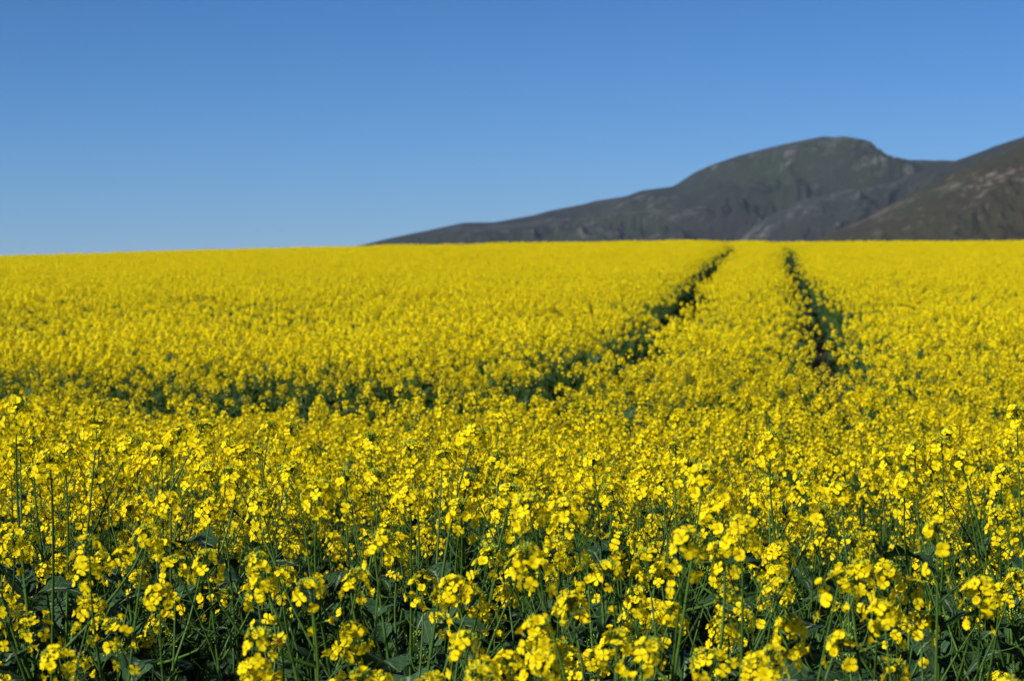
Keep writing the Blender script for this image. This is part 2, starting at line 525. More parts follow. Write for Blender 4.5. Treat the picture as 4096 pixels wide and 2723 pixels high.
# wheel tracks left by the sprayer: a pair of ruts that bends away to the left
T_LEFT = [(8.9, 92), (7.0, 70), (4.8, 52), (3.05, 37), (1.95, 27), (1.22, 21.5), (.42, 16.3), (-.10, 15.4), (-.85, 14.6), (-1.8, 14.0), (-2.9, 13.4), (-4.6, 12.5), (-9, 10.5)]
T_RIGHT = [(11.0, 92), (8.9, 70), (6.65, 52), (4.95, 37), (3.82, 27), (3.05, 21.5), (2.36, 16), (2.10, 14.2), (1.75, 12.2), (1.1, 10.7), (.2, 9.6), (-.9, 8.9), (-2.2, 8.2), (-4.5, 7.2), (-9, 5.8)]
def dense(poly):
    p = np.array(poly, float); out = []
    for i in range(len(p) - 1):
        a = p[max(i - 1, 0)]; b = p[i]; c = p[i + 1]; d = p[min(i + 2, len(p) - 1)]
        for t in np.linspace(0, 1, 14, endpoint=False):
            out.append(.5 * ((2 * b) + (-a + c) * t + (2 * a - 5 * b + 4 * c - d) * t * t + (-a + 3 * b - 3 * c + d) * t ** 3))
    out.append(p[-1]); return np.array(out)
TRK = [dense(T_LEFT), dense(T_RIGHT)]
def track_dist(x, y, which):
    best = np.full(len(x), 1e9)
    for P in which:
        for i in range(len(P) - 1):
            a = P[i]; ab = P[i + 1] - a
            lo = min(a[1], P[i + 1][1]) - 1.2; hi = max(a[1], P[i + 1][1]) + 1.2
            sel = (y > lo) & (y < hi)
            if not sel.any(): continue
            px = x[sel] - a[0]; py = y[sel] - a[1]
            t = np.clip((px * ab[0] + py * ab[1]) / (ab @ ab), 0, 1)
            dd = np.hypot(px - t * ab[0], py - t * ab[1])
            best[sel] = np.minimum(best[sel], dd)
    return best

def mesh_grid(name, X, Y, Z, mat):
    ny, nx = X.shape
    me = bpy.data.meshes.new(name)
    idx = np.arange(nx * ny).reshape(ny, nx)
    q = np.stack([idx[:-1, :-1], idx[:-1, 1:], idx[1:, 1:], idx[1:, :-1]], -1).reshape(-1, 4)
    me.vertices.add(nx * ny); me.vertices.foreach_set("co", np.stack([X, Y, Z], -1).astype(np.float32).ravel())
    me.loops.add(q.size); me.loops.foreach_set("vertex_index", q.astype(np.int32).ravel())
    me.polygons.add(len(q)); me.polygons.foreach_set("loop_start", np.arange(0, q.size, 4, dtype=np.int32))
    me.polygons.foreach_set("use_smooth", np.ones(len(q), dtype=bool))
    me.materials.append(mat); me.update(calc_edges=True); me.validate()
    o = bpy.data.objects.new(name, me); link(o); tag(o, kind="structure")
    return o

def soil_material():
    m, nt, N, L = new_mat("soil")
    out = N.new("ShaderNodeOutputMaterial"); p = N.new("ShaderNodeBsdfPrincipled")
    tc = N.new("ShaderNodeTexCoord")
    n1 = N.new("ShaderNodeTexNoise"); n1.inputs["Scale"].default_value = 3.0; n1.inputs["Detail"].default_value = 8
    n2 = N.new("ShaderNodeTexNoise"); n2.inputs["Scale"].default_value = 28.0; n2.inputs["Detail"].default_value = 6
    L.new(tc.outputs["Object"], n1.inputs["Vector"]); L.new(tc.outputs["Object"], n2.inputs["Vector"])
    cr = N.new("ShaderNodeValToRGB")
    cr.color_ramp.elements[0].color = (.013, .009, .006, 1); cr.color_ramp.elements[0].position = .3
    cr.color_ramp.elements[1].color = (.040, .027, .017, 1); cr.color_ramp.elements[1].position = .7
    L.new(n1.outputs["Fac"], cr.inputs["Fac"]); L.new(cr.outputs[0], p.inputs["Base Color"])
    b = N.new("ShaderNodeBump"); b.inputs["Strength"].default_value = .9; b.inputs["Distance"].default_value = .03
    L.new(n2.outputs["Fac"], b.inputs["Height"]); L.new(b.outputs[0], p.inputs["Normal"])
    p.inputs["Roughness"].default_value = .95
    L.new(p.outputs[0], out.inputs["Surface"])
    return m

ys = np.concatenate([[-2000, -400, -80, -30], np.arange(-14, 14, .25), np.arange(14, 120, .8), [125, 135, 150, 175, 200, 230, 260, 300, 350, 400, 460, 700, 1200, 2500, 5000, 9000, 15000, 22000]])
xs = np.concatenate([[-16000, -8000, -3000, -900, -300, -120, -70], np.arange(-45, -8, 1.2), np.arange(-8, 8, .25), np.arange(8, 45, 1.2), [70, 120, 300, 900, 3000, 8000, 16000]])
GX, GY = np.meshgrid(xs, ys)
GZz = ground(GX, GY) + .025 * fbm(GX * 4, GY * 4, 77, 3) * (np.abs(GX) < 9) * (GY < 16)
mesh_grid("ground", GX, GY, GZz, soil_material())

# ------------------------------------------------------------------ mountains
def rock_material(name, veg_a, veg_b, rock_a, rock_b, rock_amt, scale):
    m, nt, N, L = new_mat(name)
    out = N.new("ShaderNodeOutputMaterial"); p = N.new("ShaderNodeBsdfPrincipled")
    tc = N.new("ShaderNodeTexCoord")
    def noise(s, d, rough=.6):
        n = N.new("ShaderNodeTexNoise"); n.inputs["Scale"].default_value = s; n.inputs["Detail"].default_value = d
        n.inputs["Roughness"].default_value = rough; L.new(tc.outputs["Object"], n.inputs["Vector"]); return n
    nv = noise(.0022 * scale, 7); nr = noise(.026 * scale, 9, .78); nb = noise(.0028 * scale, 4); nf = noise(.05 * scale, 6, .7)
    mv = N.new("ShaderNodeValToRGB")
    mv.color_ramp.elements[0].color = (*veg_a, 1); mv.color_ramp.elements[0].position = .36
    mv.color_ramp.elements[1].color = (*veg_b, 1); mv.color_ramp.elements[1].position = .64
    L.new(nv.outputs["Fac"], mv.inputs["Fac"])
    mr = N.new("ShaderNodeMix"); mr.data_type = 'RGBA'; mr.inputs["A"].default_value = (*rock_a, 1); mr.inputs["B"].default_value = (*rock_b, 1)
    L.new(nf.outputs["Fac"], mr.inputs["Factor"])
    # rock shows where the fine and the broad noise agree, and along the crests of the spurs (attribute)
    at = N.new("ShaderNodeAttribute"); at.attribute_name = "rocky"
    s1 = N.new("ShaderNodeMath"); s1.operation = 'MULTIPLY_ADD'; L.new(nr.outputs["Fac"], s1.inputs[0]); s1.inputs[1].default_value = 1.5
    s0 = N.new("ShaderNodeMath"); s0.operation = 'MULTIPLY'; L.new(nb.outputs["Fac"], s0.inputs[0]); s0.inputs[1].default_value = .5
    L.new(s0.outputs[0], s1.inputs[2])
    s2 = N.new("ShaderNodeMath"); s2.operation = 'MULTIPLY_ADD'; L.new(at.outputs["Fac"], s2.inputs[0]); s2.inputs[1].default_value = .30; L.new(s1.outputs[0], s2.inputs[2])
    rg = N.new("ShaderNodeMapRange"); rg.inputs["From Min"].default_value = 1.25 - rock_amt; rg.inputs["From Max"].default_value = 1.46 - rock_amt
    L.new(s2.outputs[0], rg.inputs["Value"])
    mx = N.new("ShaderNodeMix"); mx.data_type = 'RGBA'
    L.new(rg.outputs[0], mx.inputs["Factor"]); L.new(mv.outputs[0], mx.inputs["A"]); L.new(mr.outputs["Result"], mx.inputs["B"])
    L.new(mx.outputs["Result"], p.inputs["Base Color"])
    b = N.new("ShaderNodeBump"); b.inputs["Strength"].default_value = 1.0; b.inputs["Distance"].default_value = 14.0 / scale
    L.new(nr.outputs["Fac"], b.inputs["Height"]); L.new(b.outputs[0], p.inputs["Normal"])
    p.inputs["Roughness"].default_value = .95; p.inputs["Specular IOR Level"].default_value = .1
    L.new(p.outputs[0], out.inputs["Surface"])
    return m

def mountain(name, D, prof, depth, nx, ny, seed, mat, spur=.30, spur_w=420., tilt=0.0, back=900., rocky=.5, crest_rock=.1, shear=.0):
    """a range whose crest stands D metres off; prof = (sideways position, crest height) in metres"""
    px = np.array([a for a, b in prof], float); pz = np.array([b for a, b in prof], float)
    x = np.linspace(px[0], px[-1], nx)
    fine = np.linspace(px[0], px[-1], 1200); fz = np.interp(fine, px, pz)
    k = np.hanning(9); k /= k.sum(); fz = np.convolve(np.pad(fz, 4, mode='edge'), k, mode='valid')
    v = np.linspace(0, 1, ny)                       # 0 foot, crest at vc, then the far side
    vc = .8
    X, V = np.meshgrid(x, v)
    crest_y = D + tilt * X + 160 * fbm(X / 900, X * 0 + seed, seed, 3)
    Y = np.where(V < vc, crest_y - depth * (1 - V / vc), crest_y + back * (V - vc) / (1 - vc))
    P = np.interp(X, fine, fz)
    sN = np.clip(V / vc, 0, 1); sF = np.clip((V - vc) / (1 - vc), 0, 1)
    S = np.where(V < vc, np.sin(sN * math.pi / 2) ** 1.12, 1 - .75 * sF ** 1.3)
    w = 4 * S * (1 - S) * (V < vc)
    rx = X + .55 * spur_w * fbm(X / 500, Y / 350, seed + 3, 3) + spur_w * .9 * fbm(X / 1500, Y / 900, seed + 4, 2) + shear * (Y - crest_y)
    rd = ridged(rx / spur_w, Y / (spur_w * 2.3) + seed, seed, 5)
    fn = ridged(X / (spur_w * .28), Y / (spur_w * .4), seed + 9, 5)
    Z = P * S + P * (rd - .62) * spur * (w ** .8) + P * .15 * (fn - .5) * (.05 + w) + (fbm(X / 70, Y / 70, seed + 5, 4)) * P * .022 * (.2 + w)
    Z = np.where(V < vc, np.minimum(Z, P * (.17 + .82 * S)), Z)
    Z = Z - 32
    o = mesh_grid(name, X, Y, Z, mat)
    a = o.data.attributes.new("rocky", 'FLOAT', 'POINT')
    rk = np.clip((rd - .55) * 2.2 + (fn - .5) * 1.0, -1, 1) * rocky + crest_rock * smooth(.55, .97, np.where(V < vc, S, 0))
    a.data.foreach_set("value", rk.astype(np.float32).ravel())
    return o

def prof_from(D, pts):          # bearings and elevations of the skyline turned into metres at distance D
    return [((u - 1180) / 5020 * D, (650 - v) / 5020 * D + EYE + 32) for u, v in pts]

D1, D2, D3 = 7200., 5600., 3900.
main_pts = [(560, 640), (700, 596), (870, 562), (905, 552), (960, 539), (1075, 514), (1140, 513), (1225, 497), (1265, 486), (1335, 472), (1365, 463), (1440, 451), (1475, 438), (1545, 430), (1565, 420), (1600, 396),
            (1640, 378), (1700, 357), (1790, 334), (1845, 323), (1885, 315), (1920, 320), (1955, 334), (1985, 350), (2040, 370), (2100, 369), (2180, 373), (2260, 380), (2400, 420), (2600, 480), (2900, 560)]
mid_pts = [(1540, 645), (1640, 600), (1700, 560), (1745, 512), (1800, 480), (1860, 455), (1930, 440), (2000, 428), (2060, 415), (2100, 398), (2160, 380), (2200, 369), (2260, 347), (2330, 322), (2400, 300), (2520, 270), (2700, 290), (2900, 380)]
right_pts = [(1800, 640), (1860, 580), (1900, 548), (1960, 520), (2020, 494), (2080, 458), (2140, 428), (2200, 396), (2260, 369), (2320, 345), (2359, 326), (2440, 295), (2560, 255), (2800, 200), (3100, 190), (3500, 300)]
M_ROCK1 = rock_material("far_mountain", (0.031, 0.027, 0.022), (0.031, 0.039, 0.016), (0.086, 0.082, 0.078), (0.156, 0.148, 0.140), .17, 1.0)
M_ROCK2 = rock_material("mid_mountain", (0.031, 0.029, 0.025), (0.037, 0.041, 0.027), (0.101, 0.098, 0.090), (0.218, 0.211, 0.199), .27, 1.2)
M_ROCK3 = rock_material("near_slope", (0.039, 0.031, 0.016), (0.039, 0.042, 0.016), (0.156, 0.125, 0.094), (0.281, 0.234, 0.183), .10, 2.0)
mountain("mountain", D1, prof_from(D1, main_pts), 2600, 620, 170, 11, M_ROCK1, spur=.95, spur_w=400, rocky=.6, shear=.85)
mountain("mountain_ridge", D2, prof_from(D2, mid_pts), 1500, 420, 130, 23, M_ROCK2, spur=1.0, spur_w=250, rocky=.9, crest_rock=.2, shear=-.45)
mountain("mountain_slope", D3, prof_from(D3, right_pts), 900, 420, 130, 37, M_ROCK3, spur=.16, spur_w=150, rocky=.20, crest_rock=.30, shear=-.3)

# ------------------------------------------------------------------ air
def haze():
    m, nt, N, L = new_mat("haze_air")
    out = N.new("ShaderNodeOutputMaterial"); v = N.new("ShaderNodeVolumePrincipled")
    v.inputs["Color"].default_value = (.42, .66, 1.0, 1); v.inputs["Density"].default_value = .000022
    v.inputs["Anisotropy"].default_value = 0.1
    L.new(v.outputs[0], out.inputs["Volume"])
    x, y0, y1, z0, z1 = 19000, -3000, 26000, -45, 900
    me = bpy.data.meshes.new("haze")
    vs = [(-x, y0, z0), (x, y0, z0), (x, y1, z0), (-x, y1, z0), (-x, y0, z1), (x, y0, z1), (x, y1, z1), (-x, y1, z1)]
    me.from_pydata(vs, [], [(0, 3, 2, 1), (4, 5, 6, 7), (0, 1, 5, 4), (1, 2, 6, 5), (2, 3, 7, 6), (3, 0, 4, 7)])
    me.materials.append(m)
    o = bpy.data.objects.new("haze", me); link(o); tag(o, kind="stuff")
haze()

# ------------------------------------------------------------------ the crop: positions
rs = np.random.RandomState(7)
HALF = .2355                                         # half width of what the lens takes in, per metre
# plants that stand out in the front rows: x, y, height of the top, bend to the side, label
HERO = [
 (-1.045, 4.5, 1.63, "tall leaning canola plant at the far left edge, its head well above its neighbours"),
 (-.82, 5.2, 1.53, "slender canola stem with a small loose head near the left, rising above the yellow mass"),
 (-.84, 6.0, 1.50, "tall pale flower head left of centre, behind the slender loose one"),
 (-.635, 5.6, 1.52, "broad canola head standing tall above the dark gap in the left half"),
 (-.335, 4.8, 1.54, "tall canola plant left of centre with a lit head over a shaded one"),
 (-.095, 4.3, 1.59, "tallest straight bare stem near the middle, topped with a round yellow head"),
 (-.17, 4.5, 1.54, "canola head directly left of the tallest straight stem in the middle"),
 (.365, 5.0, 1.50, "canola plant with loose head right of centre, against the blurred field"),
 (.488, 4.3, 1.58, "tall thin canola stem right of centre with pods below a small head"),
 (.18, 4.6, 1.51, "rounded canola head in the middle right, lower than the thin stem beside it"),
 (-1.04, 5.5, 1.51, "upright canola head in the left rows with a clear view of its stalk"),
 (-1.115, 5.0, 1.52, "full yellow head beside the leaning plant at the left edge"),
 (1.155, 5.0, 1.59, "tall canola plant at the right edge of the view above the yellow mass"),
 (.945, 4.7, 1.54, "full canola plant near the right edge with a wide bright head"),
 (.272, 3.05, 1.61, "near canola plant right of centre with a bright blurred head on a long bare stem"),
 (.318, 2.95, 1.55, "near canola plant with a green bud tip, just right of the long bare stem"),
 (.572, 2.9, 1.545, "large blurred canola plant at the lower right with curved pods on its stem"),
 (.468, 2.75, 1.46, "low blurred canola head at the bottom right beside the dark gap"),
 (-.345, 2.8, 1.42, "rounded canola head standing alone at the bottom left of the dark gap"),
 (-.262, 3.0, 1.46, "drooping pair of canola heads with green tips right of the dark gap"),
 (.032, 2.8, 1.53, "large near canola plant at bottom centre with a wide bright head"),
 (-.20, 3.25, 1.495, "near canola plant left of centre with a long podded stalk"),
 (.62, 2.85, 1.48, "bright near canola head in the lower right corner behind the blurred plant"),
 (-.067, 2.75, 1.42, "canola head with open four petal flowers low in the bottom centre"),
 (.012, 2.7, 1.45, "canola plant at the very bottom centre with overlapping flowers"),
 (-.42, 4.4, 1.51, "tall canola plant over the left dark gap with crossing bare stems"),
 (-.47, 3.3, 1.46, "mid height canola plant with curved stem in the lower left"),
 (-.56, 3.3, 1.50, "upright canola plant in the lower left rows with flowers down its stalk"),
 (.38, 3.6, 1.36, "canola plant with big blue green leaves at the lower right of centre"),
 (.60, 4.0, 1.50, "canola plant right of the thin stem, leaning over the dark gap"),
 (-.72, 3.05, 1.42, "near canola plant in the bottom left corner with crowded flowers"),
 (.16, 3.2, 1.46, "near canola plant with scattered flowers right of the bottom centre head"),
]
HERO = [(x * 1.12, y * 1.12, EYE - (EYE - h) * 1.12, l) if y < 3.4 else (x, y, h, l) for x, y, h, l in HERO]
HOLES = [(-.62, 5.9, .24, .5), (.97, 5.9, .22, .5), (-.33, 3.3, .15, .55), (-.44, 4.2, .24, .65), (-.54, 5.1, .25, .75), (.50, 3.3, .17, .55), (.68, 4.2, .25, .65), (.84, 5.1, .25, .6), (-.05, 5.6, .17, .5), (-.06, 3.5, .12, .4), (.25, 3.4, .12, .35), (-.66, 3.3, .10, .4), (.42, 4.9, .12, .4), (-.85, 4.2, .12, .4)]   # gaps in the stand: x, y, half width, half depth
def in_hole(x, y):
    r = np.zeros(len(x), bool)
    for hx, hy, a, b in HOLES:
        r |= ((x - hx) / (a * 1.55)) ** 2 + ((y - hy) / (b * 1.3)) ** 2 < 1 + .35 * np.sin(x * 23 + y * 9)
    return r
def jitter_grid(x0, x1, y0, y1, step):
    gx, gy = np.meshgrid(np.arange(x0, x1, step), np.arange(y0, y1, step))
    gx = gx.ravel(); gy = gy.ravel()
    return gx + rs.uniform(-.48, .48, len(gx)) * step, gy + rs.uniform(-.48, .48, len(gy)) * step

DEN = .190
x_, y_ = jitter_grid(-46, 52, -1.0, 118, DEN)
keep = (np.abs(x_) < HALF * y_ + 2.6 + .03 * y_) & (y_ > 3.05 + .25 * np.sin(x_ * 7))
x_, y_ = x_[keep], y_[keep]
tl = track_dist(x_, y_, TRK[:1]); tr_ = track_dist(x_, y_, TRK[1:])
wob_ = .08 * vnoise(x_ * 2.1, y_ * 2.1, 4)
bend_ = (1 - smooth(15.8, 17.4, y_)) * (1 - .50 * smooth(-1.6, -.4, x_)) * (1 - smooth(.2, .9, x_))
edge_l = .33 + .04 * smooth(24, 34, y_) + .10 * smooth(14.5, 16, y_) * (1 - smooth(19, 22, y_)) + .60 * bend_ + wob_
edge_r = (.27 + .08 * smooth(24, 34, y_) + wob_) * smooth(15.2, 18.0, y_) + .08 * (1 - smooth(15.2, 18.0, y_))
td = np.minimum(tl, tr_ + .25 - np.minimum(edge_r, .25))
thin_ = bend_ * (tl < 1.5) * (y_ > 7) * (rs.rand(len(x_)) < 1.0 - .38 * tl)
keep = (thin_ < .5) & (tl > edge_l) & (tr_ > edge_r) & ~in_hole(x_, y_)
keep &= ~((td < .55) & (rs.rand(len(x_)) < .2))
patch = fbm(x_ / 2.2, y_ / 1.1, 61, 3)
keep &= ~((patch < -.30) & (rs.rand(len(x_)) < .55))
front = np.clip((5.0 - y_) / 2.2, 0, 1)                # the front edge of the stand is thinner
keep &= ~(rs.rand(len(x_)) < .66 * front)
fine_ = fbm(x_ / 1.3, y_ / .8, 91, 3)
keep &= ~((fine_ < -.08) & (rs.rand(len(x_)) < .72) & (y_ > 6.5) & (y_ < 45))
keep &= ~((fine_ < -.12) & (rs.rand(len(x_)) < .7) & (y_ <= 6.5))
x_, y_, td, patch, tl, bend_ = x_[keep], y_[keep], td[keep], patch[keep], tl[keep], bend_[keep]
hgt = 1.29 + .085 * np.clip(rs.randn(len(x_)), -2.5, 1.3) + .17 * patch + .07 * fbm(x_ / .8, y_ / .8, 19, 2)
hgt -= bend_ * .30 * np.clip(1.5 - tl / 1.0, 0, 1) * (y_ > 7)    # stunted strip along the bend of the ruts + .05 * fbm(x_ / 7, y_ / 4, 8, 3)
hgt -= .07 * np.clip(1 - (td - .2) / .45, 0, 1) * rs.rand(len(x_))
hgt += np.where((rs.rand(len(x_)) < .06) & (y_ < 5.6), rs.uniform(.05, .16, len(x_)), 0)
hgt = 1.29 + (hgt - 1.29) * (1 - .5 * smooth(20, 45, y_))
hgt += .10 * smooth(3.4, 4.4, y_) * (1 - smooth(5.2, 6.2, y_))
hgt -= .30 * (1 - smooth(2.9, 4.3, y_)) * rs.rand(len(x_))
hx = np.array([h[0] for h in HERO]); hy = np.array([h[1] for h in HERO])
near = np.min(np.hypot(x_[:, None] - hx, y_[:, None] - hy), axis=1) if len(x_) < 20000 else None
if near is None:
    near = np.full(len(x_), 9.); s = y_ < 8
    near[s] = np.min(np.hypot(x_[s][:, None] - hx, y_[s][:, None] - hy), axis=1)
k = near > .09
k &= ~((np.abs(x_ / y_ + .1105) < .016) & (y_ < 3.6))      # the daisy has the gap to itself
x_, y_, hgt = x_[k], y_[k], hgt[k]

in_view = (np.abs(x_) < HALF * y_ + .10)
order = np.where(in_view)[0][np.argsort(y_[in_view])]
N_IND = 300 - len(HERO)
ind = order[:N_IND]
rest = np.ones(len(x_), bool); rest[ind] = False

# ------------------------------------------------------------------ the crop: individual plants of the front rows
GROUP = "canola plants of the front rows"
def plain_label(x, y):
    u = x / y
    side = ("near the left edge" if u < -.16 else "around the left dark gap" if u < -.06 else "below the middle bare stem" if u < .04
            else "right of the middle" if u < .12 else "around the right dark gap" if u < .19 else "near the right edge")
    row = "foremost blurred" if y < 4.1 else "sharp mid-distance" if y < 5.6 else "farther packed"
    return "%s canola plant of ordinary height %s" % (row, side)
RM = {}
def raceme_meshes(lod, ri):
    if (lod, ri) not in RM:
        st, bd, fl, L = racemes(lod)[ri]
        fc = MB(); fm = flower_set(lod)[0]
        for fi, M in fl: fc.merge(fm[fi], M)
        RM[(lod, ri)] = (st.build("raceme"), bd.build("bud_cluster"), fc.build("flower_cluster") if fl else None, fl)
    return RM[(lod, ri)]
LM = {}
def leaf_mesh(lod, li):
    if (lod, li) not in LM: LM[(lod, li)] = leaves(lod)[li].build("leaf")
    return LM[(lod, li)]
PS = {}
def pspec(lod, k):
    if (lod, k) not in PS:
        st, rac, lv, tip = plant_spec(3000 + k, lod)
        PS[(lod, k)] = (st.build("stem"), rac, lv, tip)
    return PS[(lod, k)]

def make_plant(x, y, h, lod, k, single_flowers, label, rot, lean=(0, 0)):
    st, rac, lv, tip = pspec(lod, k)
    s = h / tip.z
    z0 = float(ground(x, y))
    r = bpy.data.objects.new("canola_plant", None)
    r.empty_display_size = .05
    r.rotation_euler = (lean[0], lean[1], rot)
    off = Matrix.Rotation(rot, 3, 'Z') @ Vector((tip.x, tip.y, 0)) * s
    r.location = (x - off.x, y - off.y, z0)
    r.scale = (s, s, s)
    link(r); tag(r, label, "canola plant", GROUP)
    o = bpy.data.objects.new("stem", st); link(o, r)
    for li, M in lv:
        o = bpy.data.objects.new("leaf", leaf_mesh(lod, li)); link(o, r); o.matrix_local = M
    for ri, M in rac:
        rm, bm_, fm, fl = raceme_meshes(lod, ri)
        o = bpy.data.objects.new("raceme", rm); link(o, r); o.matrix_local = M
        b = bpy.data.objects.new("bud_cluster", bm_); link(b, o); b["kind"] = "stuff"
        if fl:
            if single_flowers:
                for fi, FM in fl:
                    f = bpy.data.objects.new("flower", flower_set(0)[1][fi]); link(f, o); f.matrix_local = FM
            else:
                f = bpy.data.objects.new("flower_cluster", fm); link(f, o); f["kind"] = "stuff"
    return r

rg = random.Random(5)
for i, (x, y, h, lab) in enumerate(HERO):
    make_plant(x, y, h, 0, i % 12, y < 3.5, lab, rg.uniform(0, 6.28))
for c, i in enumerate(ind):
    x, y, h = float(x_[i]), float(y_[i]), float(hgt[i])
    make_plant(x, y, h, 0 if y < 5.2 else 1, rg.randrange(12), y < 3.3, plain_label(x, y), rg.uniform(0, 6.28),
               (rg.uniform(-.11, .11), rg.uniform(-.11, .11)))
print("individuals", len(ind) + len(HERO), "farthest", y_[ind].max(), "rest", rest.sum())

# ------------------------------------------------------------------ the crop: everything beyond, one object
def crop_object():
    P1 = bpy.data.collections.new("crop_near_kinds"); P2 = bpy.data.collections.new("crop_far_kinds")
    for i in range(10): P1.objects.link(bpy.data.objects.new("near_kind_%02d" % i, plant_merged(5000 + i, 1)))
    for i in range(8): P2.objects.link(bpy.data.objects.new("far_kind_%02d" % i, plant_merged(6000 + i, 2)))
    X = x_[rest]; Y = y_[rest]; Hh = hgt[rest]; n = len(X)
    Z = ground(X, Y)
    me = bpy.data.meshes.new("canola_crop")
    me.vertices.add(n); me.vertices.foreach_set("co", np.stack([X, Y, Z], -1).astype(np.float32).ravel())
    far = (Y > 17)
    def att(name, typ, val, key="value"):
        a = me.attributes.new(name, typ, 'POINT'); a.data.foreach_set(key, val)
    att("far", 'BOOLEAN', far)
    att("idx", 'INT', rs.randint(0, 400, n).astype(np.int32))
    rot = np.stack([rs.uniform(-.06, .06, n), rs.uniform(-.06, .06, n), rs.uniform(0, 6.28, n)], -1).astype(np.float32)
    att("rot", 'FLOAT_VECTOR', rot.ravel(), "vector")
    att("scl", 'FLOAT', (Hh / 1.35).astype(np.float32))
    me.update()
    o = bpy.data.objects.new("canola_crop", me); link(o)
    tag(o, "dense yellow flowering canola crop filling the field up to the crest", "canola crop", kind="stuff")
    ng = bpy.data.node_groups.new("crop", 'GeometryNodeTree')
    ng.interface.new_socket("Geometry", in_out='INPUT', socket_type='NodeSocketGeometry')
    ng.interface.new_socket("Geometry", in_out='OUTPUT', socket_type='NodeSocketGeometry')
    N, L = ng.nodes, ng.links
    gi = N.new("NodeGroupInput"); go = N.new("NodeGroupOutput")
    def named(nm, typ):
        a = N.new("GeometryNodeInputNamedAttribute"); a.data_type = typ; a.inputs["Name"].default_value = nm; return a.outputs[0]
    nf = named("far", 'BOOLEAN')
    inv = N.new("FunctionNodeBooleanMath"); inv.operation = 'NOT'; L.new(nf, inv.inputs[0])
    e2r = N.new("FunctionNodeEulerToRotation"); L.new(named("rot", 'FLOAT_VECTOR'), e2r.inputs[0])
    cmb = N.new("ShaderNodeCombineXYZ"); sc_ = named("scl", 'FLOAT')
    for k in range(3): L.new(sc_, cmb.inputs[k])
    join = N.new("GeometryNodeJoinGeometry")
    for coll, sel in ((P1, inv.outputs[0]), (P2, nf)):
        ci = N.new("GeometryNodeCollectionInfo"); ci.inputs["Collection"].default_value = coll
        ci.inputs["Separate Children"].default_value = True; ci.inputs["Reset Children"].default_value = True
        ip = N.new("GeometryNodeInstanceOnPoints"); ip.inputs["Pick Instance"].default_value = True
        L.new(gi.outputs[0], ip.inputs["Points"]); L.new(sel, ip.inputs["Selection"]); L.new(ci.outputs[0], ip.inputs["Instance"])
        L.new(named("idx", 'INT'), ip.inputs["Instance Index"]); L.new(e2r.outputs[0], ip.inputs["Rotation"]); L.new(cmb.outputs[0], ip.inputs["Scale"])
        L.new(ip.outputs[0], join.inputs[0])
    L.new(join.outputs[0], go.inputs[0])
    md = o.modifiers.new("crop", 'NODES'); md.node_group = ng
crop_object()

# ------------------------------------------------------------------ small things
def bird(x, y, z, rot, label, span):
    r = bpy.data.objects.new("bird", None); link(r); r.location = (x, y, z); r.rotation_euler = (.1, .15, rot); r.empty_display_size = .05
    tag(r, label, "bird", "distant birds over the field")
    m, nt, N, L = new_mat("dark_feathers"); out = N.new("ShaderNodeOutputMaterial"); p = N.new("ShaderNodeBsdfPrincipled")
    nz = N.new("ShaderNodeTexNoise"); nz.inputs["Scale"].default_value = 20
    cr = N.new("ShaderNodeValToRGB"); cr.color_ramp.elements[0].color = (.01, .01, .012, 1); cr.color_ramp.elements[1].color = (.04, .035, .03, 1)
    L.new(nz.outputs["Fac"], cr.inputs[0]); L.new(cr.outputs[0], p.inputs["Base Color"]); p.inputs["Roughness"].default_value = .7; L.new(p.outputs[0], out.inputs[0])
    s = span
    def ring_body():
        vs = []; fs = []
        prof = [(-.30, .005, 0), (-.24, .03, 0), (-.12, .055, 0), (.02, .075, 0), (.14, .06, .01), (.21, .042, .02), (.27, .035, .022), (.31, .012, .015), (.34, .003, .012)]
        for (xx, rr, zz) in prof:
            for k in range(8):
                a = k * math.pi / 4; vs.append((xx * s, rr * s * math.cos(a), (zz + rr * math.sin(a)) * s))
        for i in range(len(prof) - 1):
            for k in range(8):
                fs.append((i * 8 + k, i * 8 + (k + 1) % 8, (i + 1) * 8 + (k + 1) % 8, (i + 1) * 8 + k))
        return vs, fs
    me = bpy.data.meshes.new("body"); vs, fs = ring_body(); me.from_pydata(vs, [], fs); me.materials.append(m); link(bpy.data.objects.new("body", me), r)
    for sg in (-1, 1):
        base = [(.10, .05, .03), (-.10, .05, .03), (.13, .26, .10), (-.08, .24, .09), (.02, .52, .05), (-.05, .50, .045)]
        vs = [(a * s, b * s * sg, c * s) for a, b, c in base] + [(a * s, b * s * sg, (c - .012) * s) for a, b, c in base]
        fs = [(0, 2, 3, 1), (2, 4, 5, 3), (6, 7, 9, 8), (8, 9, 11, 10), (0, 6, 8, 2), (2, 8, 10, 4), (4, 10, 11, 5), (5, 11, 9, 3), (3, 9, 7, 1), (1, 7, 6, 0)]
        me = bpy.data.meshes.new("wing"); me.from_pydata(vs, [], fs); me.materials.append(m); link(bpy.data.objects.new("wing", me), r)
    vs = [(-.26 * s, .02 * s, .005), (-.26 * s, -.02 * s, .005), (-.46 * s, .06 * s, 0), (-.46 * s, -.06 * s, 0), (-.40 * s, 0, -.008)]
    me = bpy.data.meshes.new("tail"); me.from_pydata(vs, [], [(0, 1, 3, 4, 2), (0, 4, 1)]); me.materials.append(m); link(bpy.data.objects.new("tail", me), r)
Db = 120.
bird((648 - 1180) / 5020 * Db, Db, EYE + (650 - 533) / 5020 * Db, 1.6, "small dark bird low in the sky, the larger of two specks above the left horizon", .22)
bird((594 - 1180) / 5020 * Db, Db, EYE + (650 - 529) / 5020 * Db, .6, "tiny dark bird low in the sky, the fainter speck left of the other", .12)

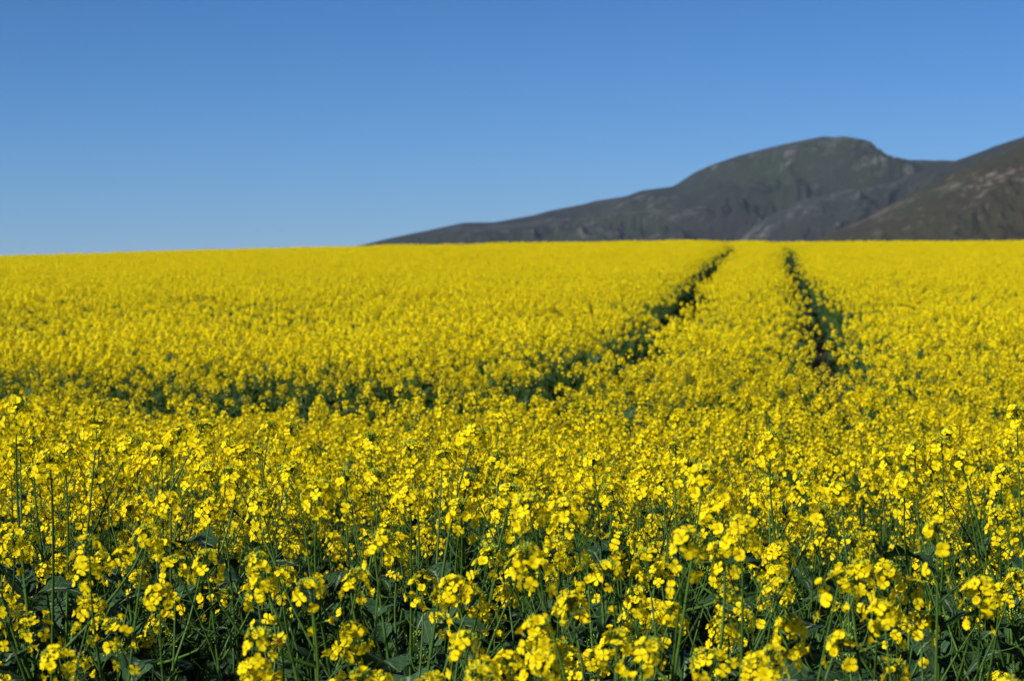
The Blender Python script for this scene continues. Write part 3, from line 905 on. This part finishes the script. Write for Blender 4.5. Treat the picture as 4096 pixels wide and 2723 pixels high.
def daisy(x, y, z):
    m, nt, N, L = new_mat("daisy_orange"); out = N.new("ShaderNodeOutputMaterial"); p = N.new("ShaderNodeBsdfPrincipled")
    nz = N.new("ShaderNodeTexNoise"); nz.inputs["Scale"].default_value = 300
    cr = N.new("ShaderNodeValToRGB"); cr.color_ramp.elements[0].color = (.45, .16, .004, 1); cr.color_ramp.elements[1].color = (.70, .36, .01, 1)
    tc = N.new("ShaderNodeTexCoord"); L.new(tc.outputs["Object"], nz.inputs["Vector"])
    L.new(nz.outputs["Fac"], cr.inputs[0]); L.new(cr.outputs[0], p.inputs["Base Color"]); L.new(p.outputs[0], out.inputs[0])
    r = bpy.data.objects.new("wild_daisy", None); link(r); r.location = (x, y, float(ground(x, y))); r.empty_display_size = .05
    tag(r, "single wild yellow daisy with narrow rays in the dark gap at lower left", "daisy")
    q = Vector((-.55, -.62, .56)).normalized().to_track_quat('Z', 'Y').to_matrix().to_4x4()
    hz = z - float(ground(x, y))
    H = Matrix.Translation((0, 0, hz)) @ q
    mb = MB(); mb.tube([(.03, .12, 0), (.02, .08, hz * .4), (.012, .04, hz * .8), (.004, .008, hz - .01), tuple(H @ Vector((0, 0, -.003)))], [.003, .0026, .002, .0018, .003], 5, STEM)
    link(bpy.data.objects.new("stem", mb.build("stem")), r)
    ms = MB()
    for k in range(2):
        ms.merge(leaves(0)[6 + k], Matrix.Translation((.018, .07, hz * (.5 + .2 * k))) @ Matrix.Rotation(k * 3 + .4, 4, 'Z') @ Matrix.Scale(.07, 4))
        o = bpy.data.objects.new("leaf", leaf_mesh(0, 6 + k)); link(o, r); o.matrix_local = Matrix.Translation((.018, .07, hz * (.5 + .2 * k))) @ Matrix.Rotation(k * 3 + .4, 4, 'Z') @ Matrix.Scale(.07, 4)
    # domed disc
    vs = []; fs = []
    for i, (rr, zz) in enumerate([(.0052, 0), (.0050, .0016), (.0035, .0030), (.0015, .0035)]):
        for k in range(12): vs.append((rr * math.cos(k * math.pi / 6), rr * math.sin(k * math.pi / 6), zz))
    for i in range(3):
        for k in range(12): fs.append((i * 12 + k, i * 12 + (k + 1) % 12, i * 12 + 12 + (k + 1) % 12, i * 12 + 12 + k))
    fs.append(tuple(range(36, 48)))
    me = bpy.data.meshes.new("disc"); me.from_pydata(vs, [], fs); me.materials.append(m)
    o = bpy.data.objects.new("disc", me); link(o, r); o.matrix_local = H
    pm = MB(); pm.add([(.004, -.0007, 0), (.004, .0007, 0), (.009, -.0014, .0012), (.009, .0014, .0012), (.0135, -.0008, .0008), (.0135, .0008, .0008), (.0145, 0, .0006)],
                      [(0, 2, 3, 1), (2, 4, 5, 3), (4, 6, 5)], PETAL)
    pme = pm.build("ray_petal")
    rr = random.Random(3)
    for k in range(19):
        o = bpy.data.objects.new("ray_petal", pme); link(o, r)
        o.matrix_local = H @ Matrix.Rotation(k * 2 * math.pi / 19 + rr.uniform(-.05, .05), 4, 'Z') @ Matrix.Rotation(rr.uniform(-.2, .15), 4, 'Y') @ Matrix.Scale(rr.uniform(.9, 1.1), 4)
daisy(-.335, 3.12, 1.345)
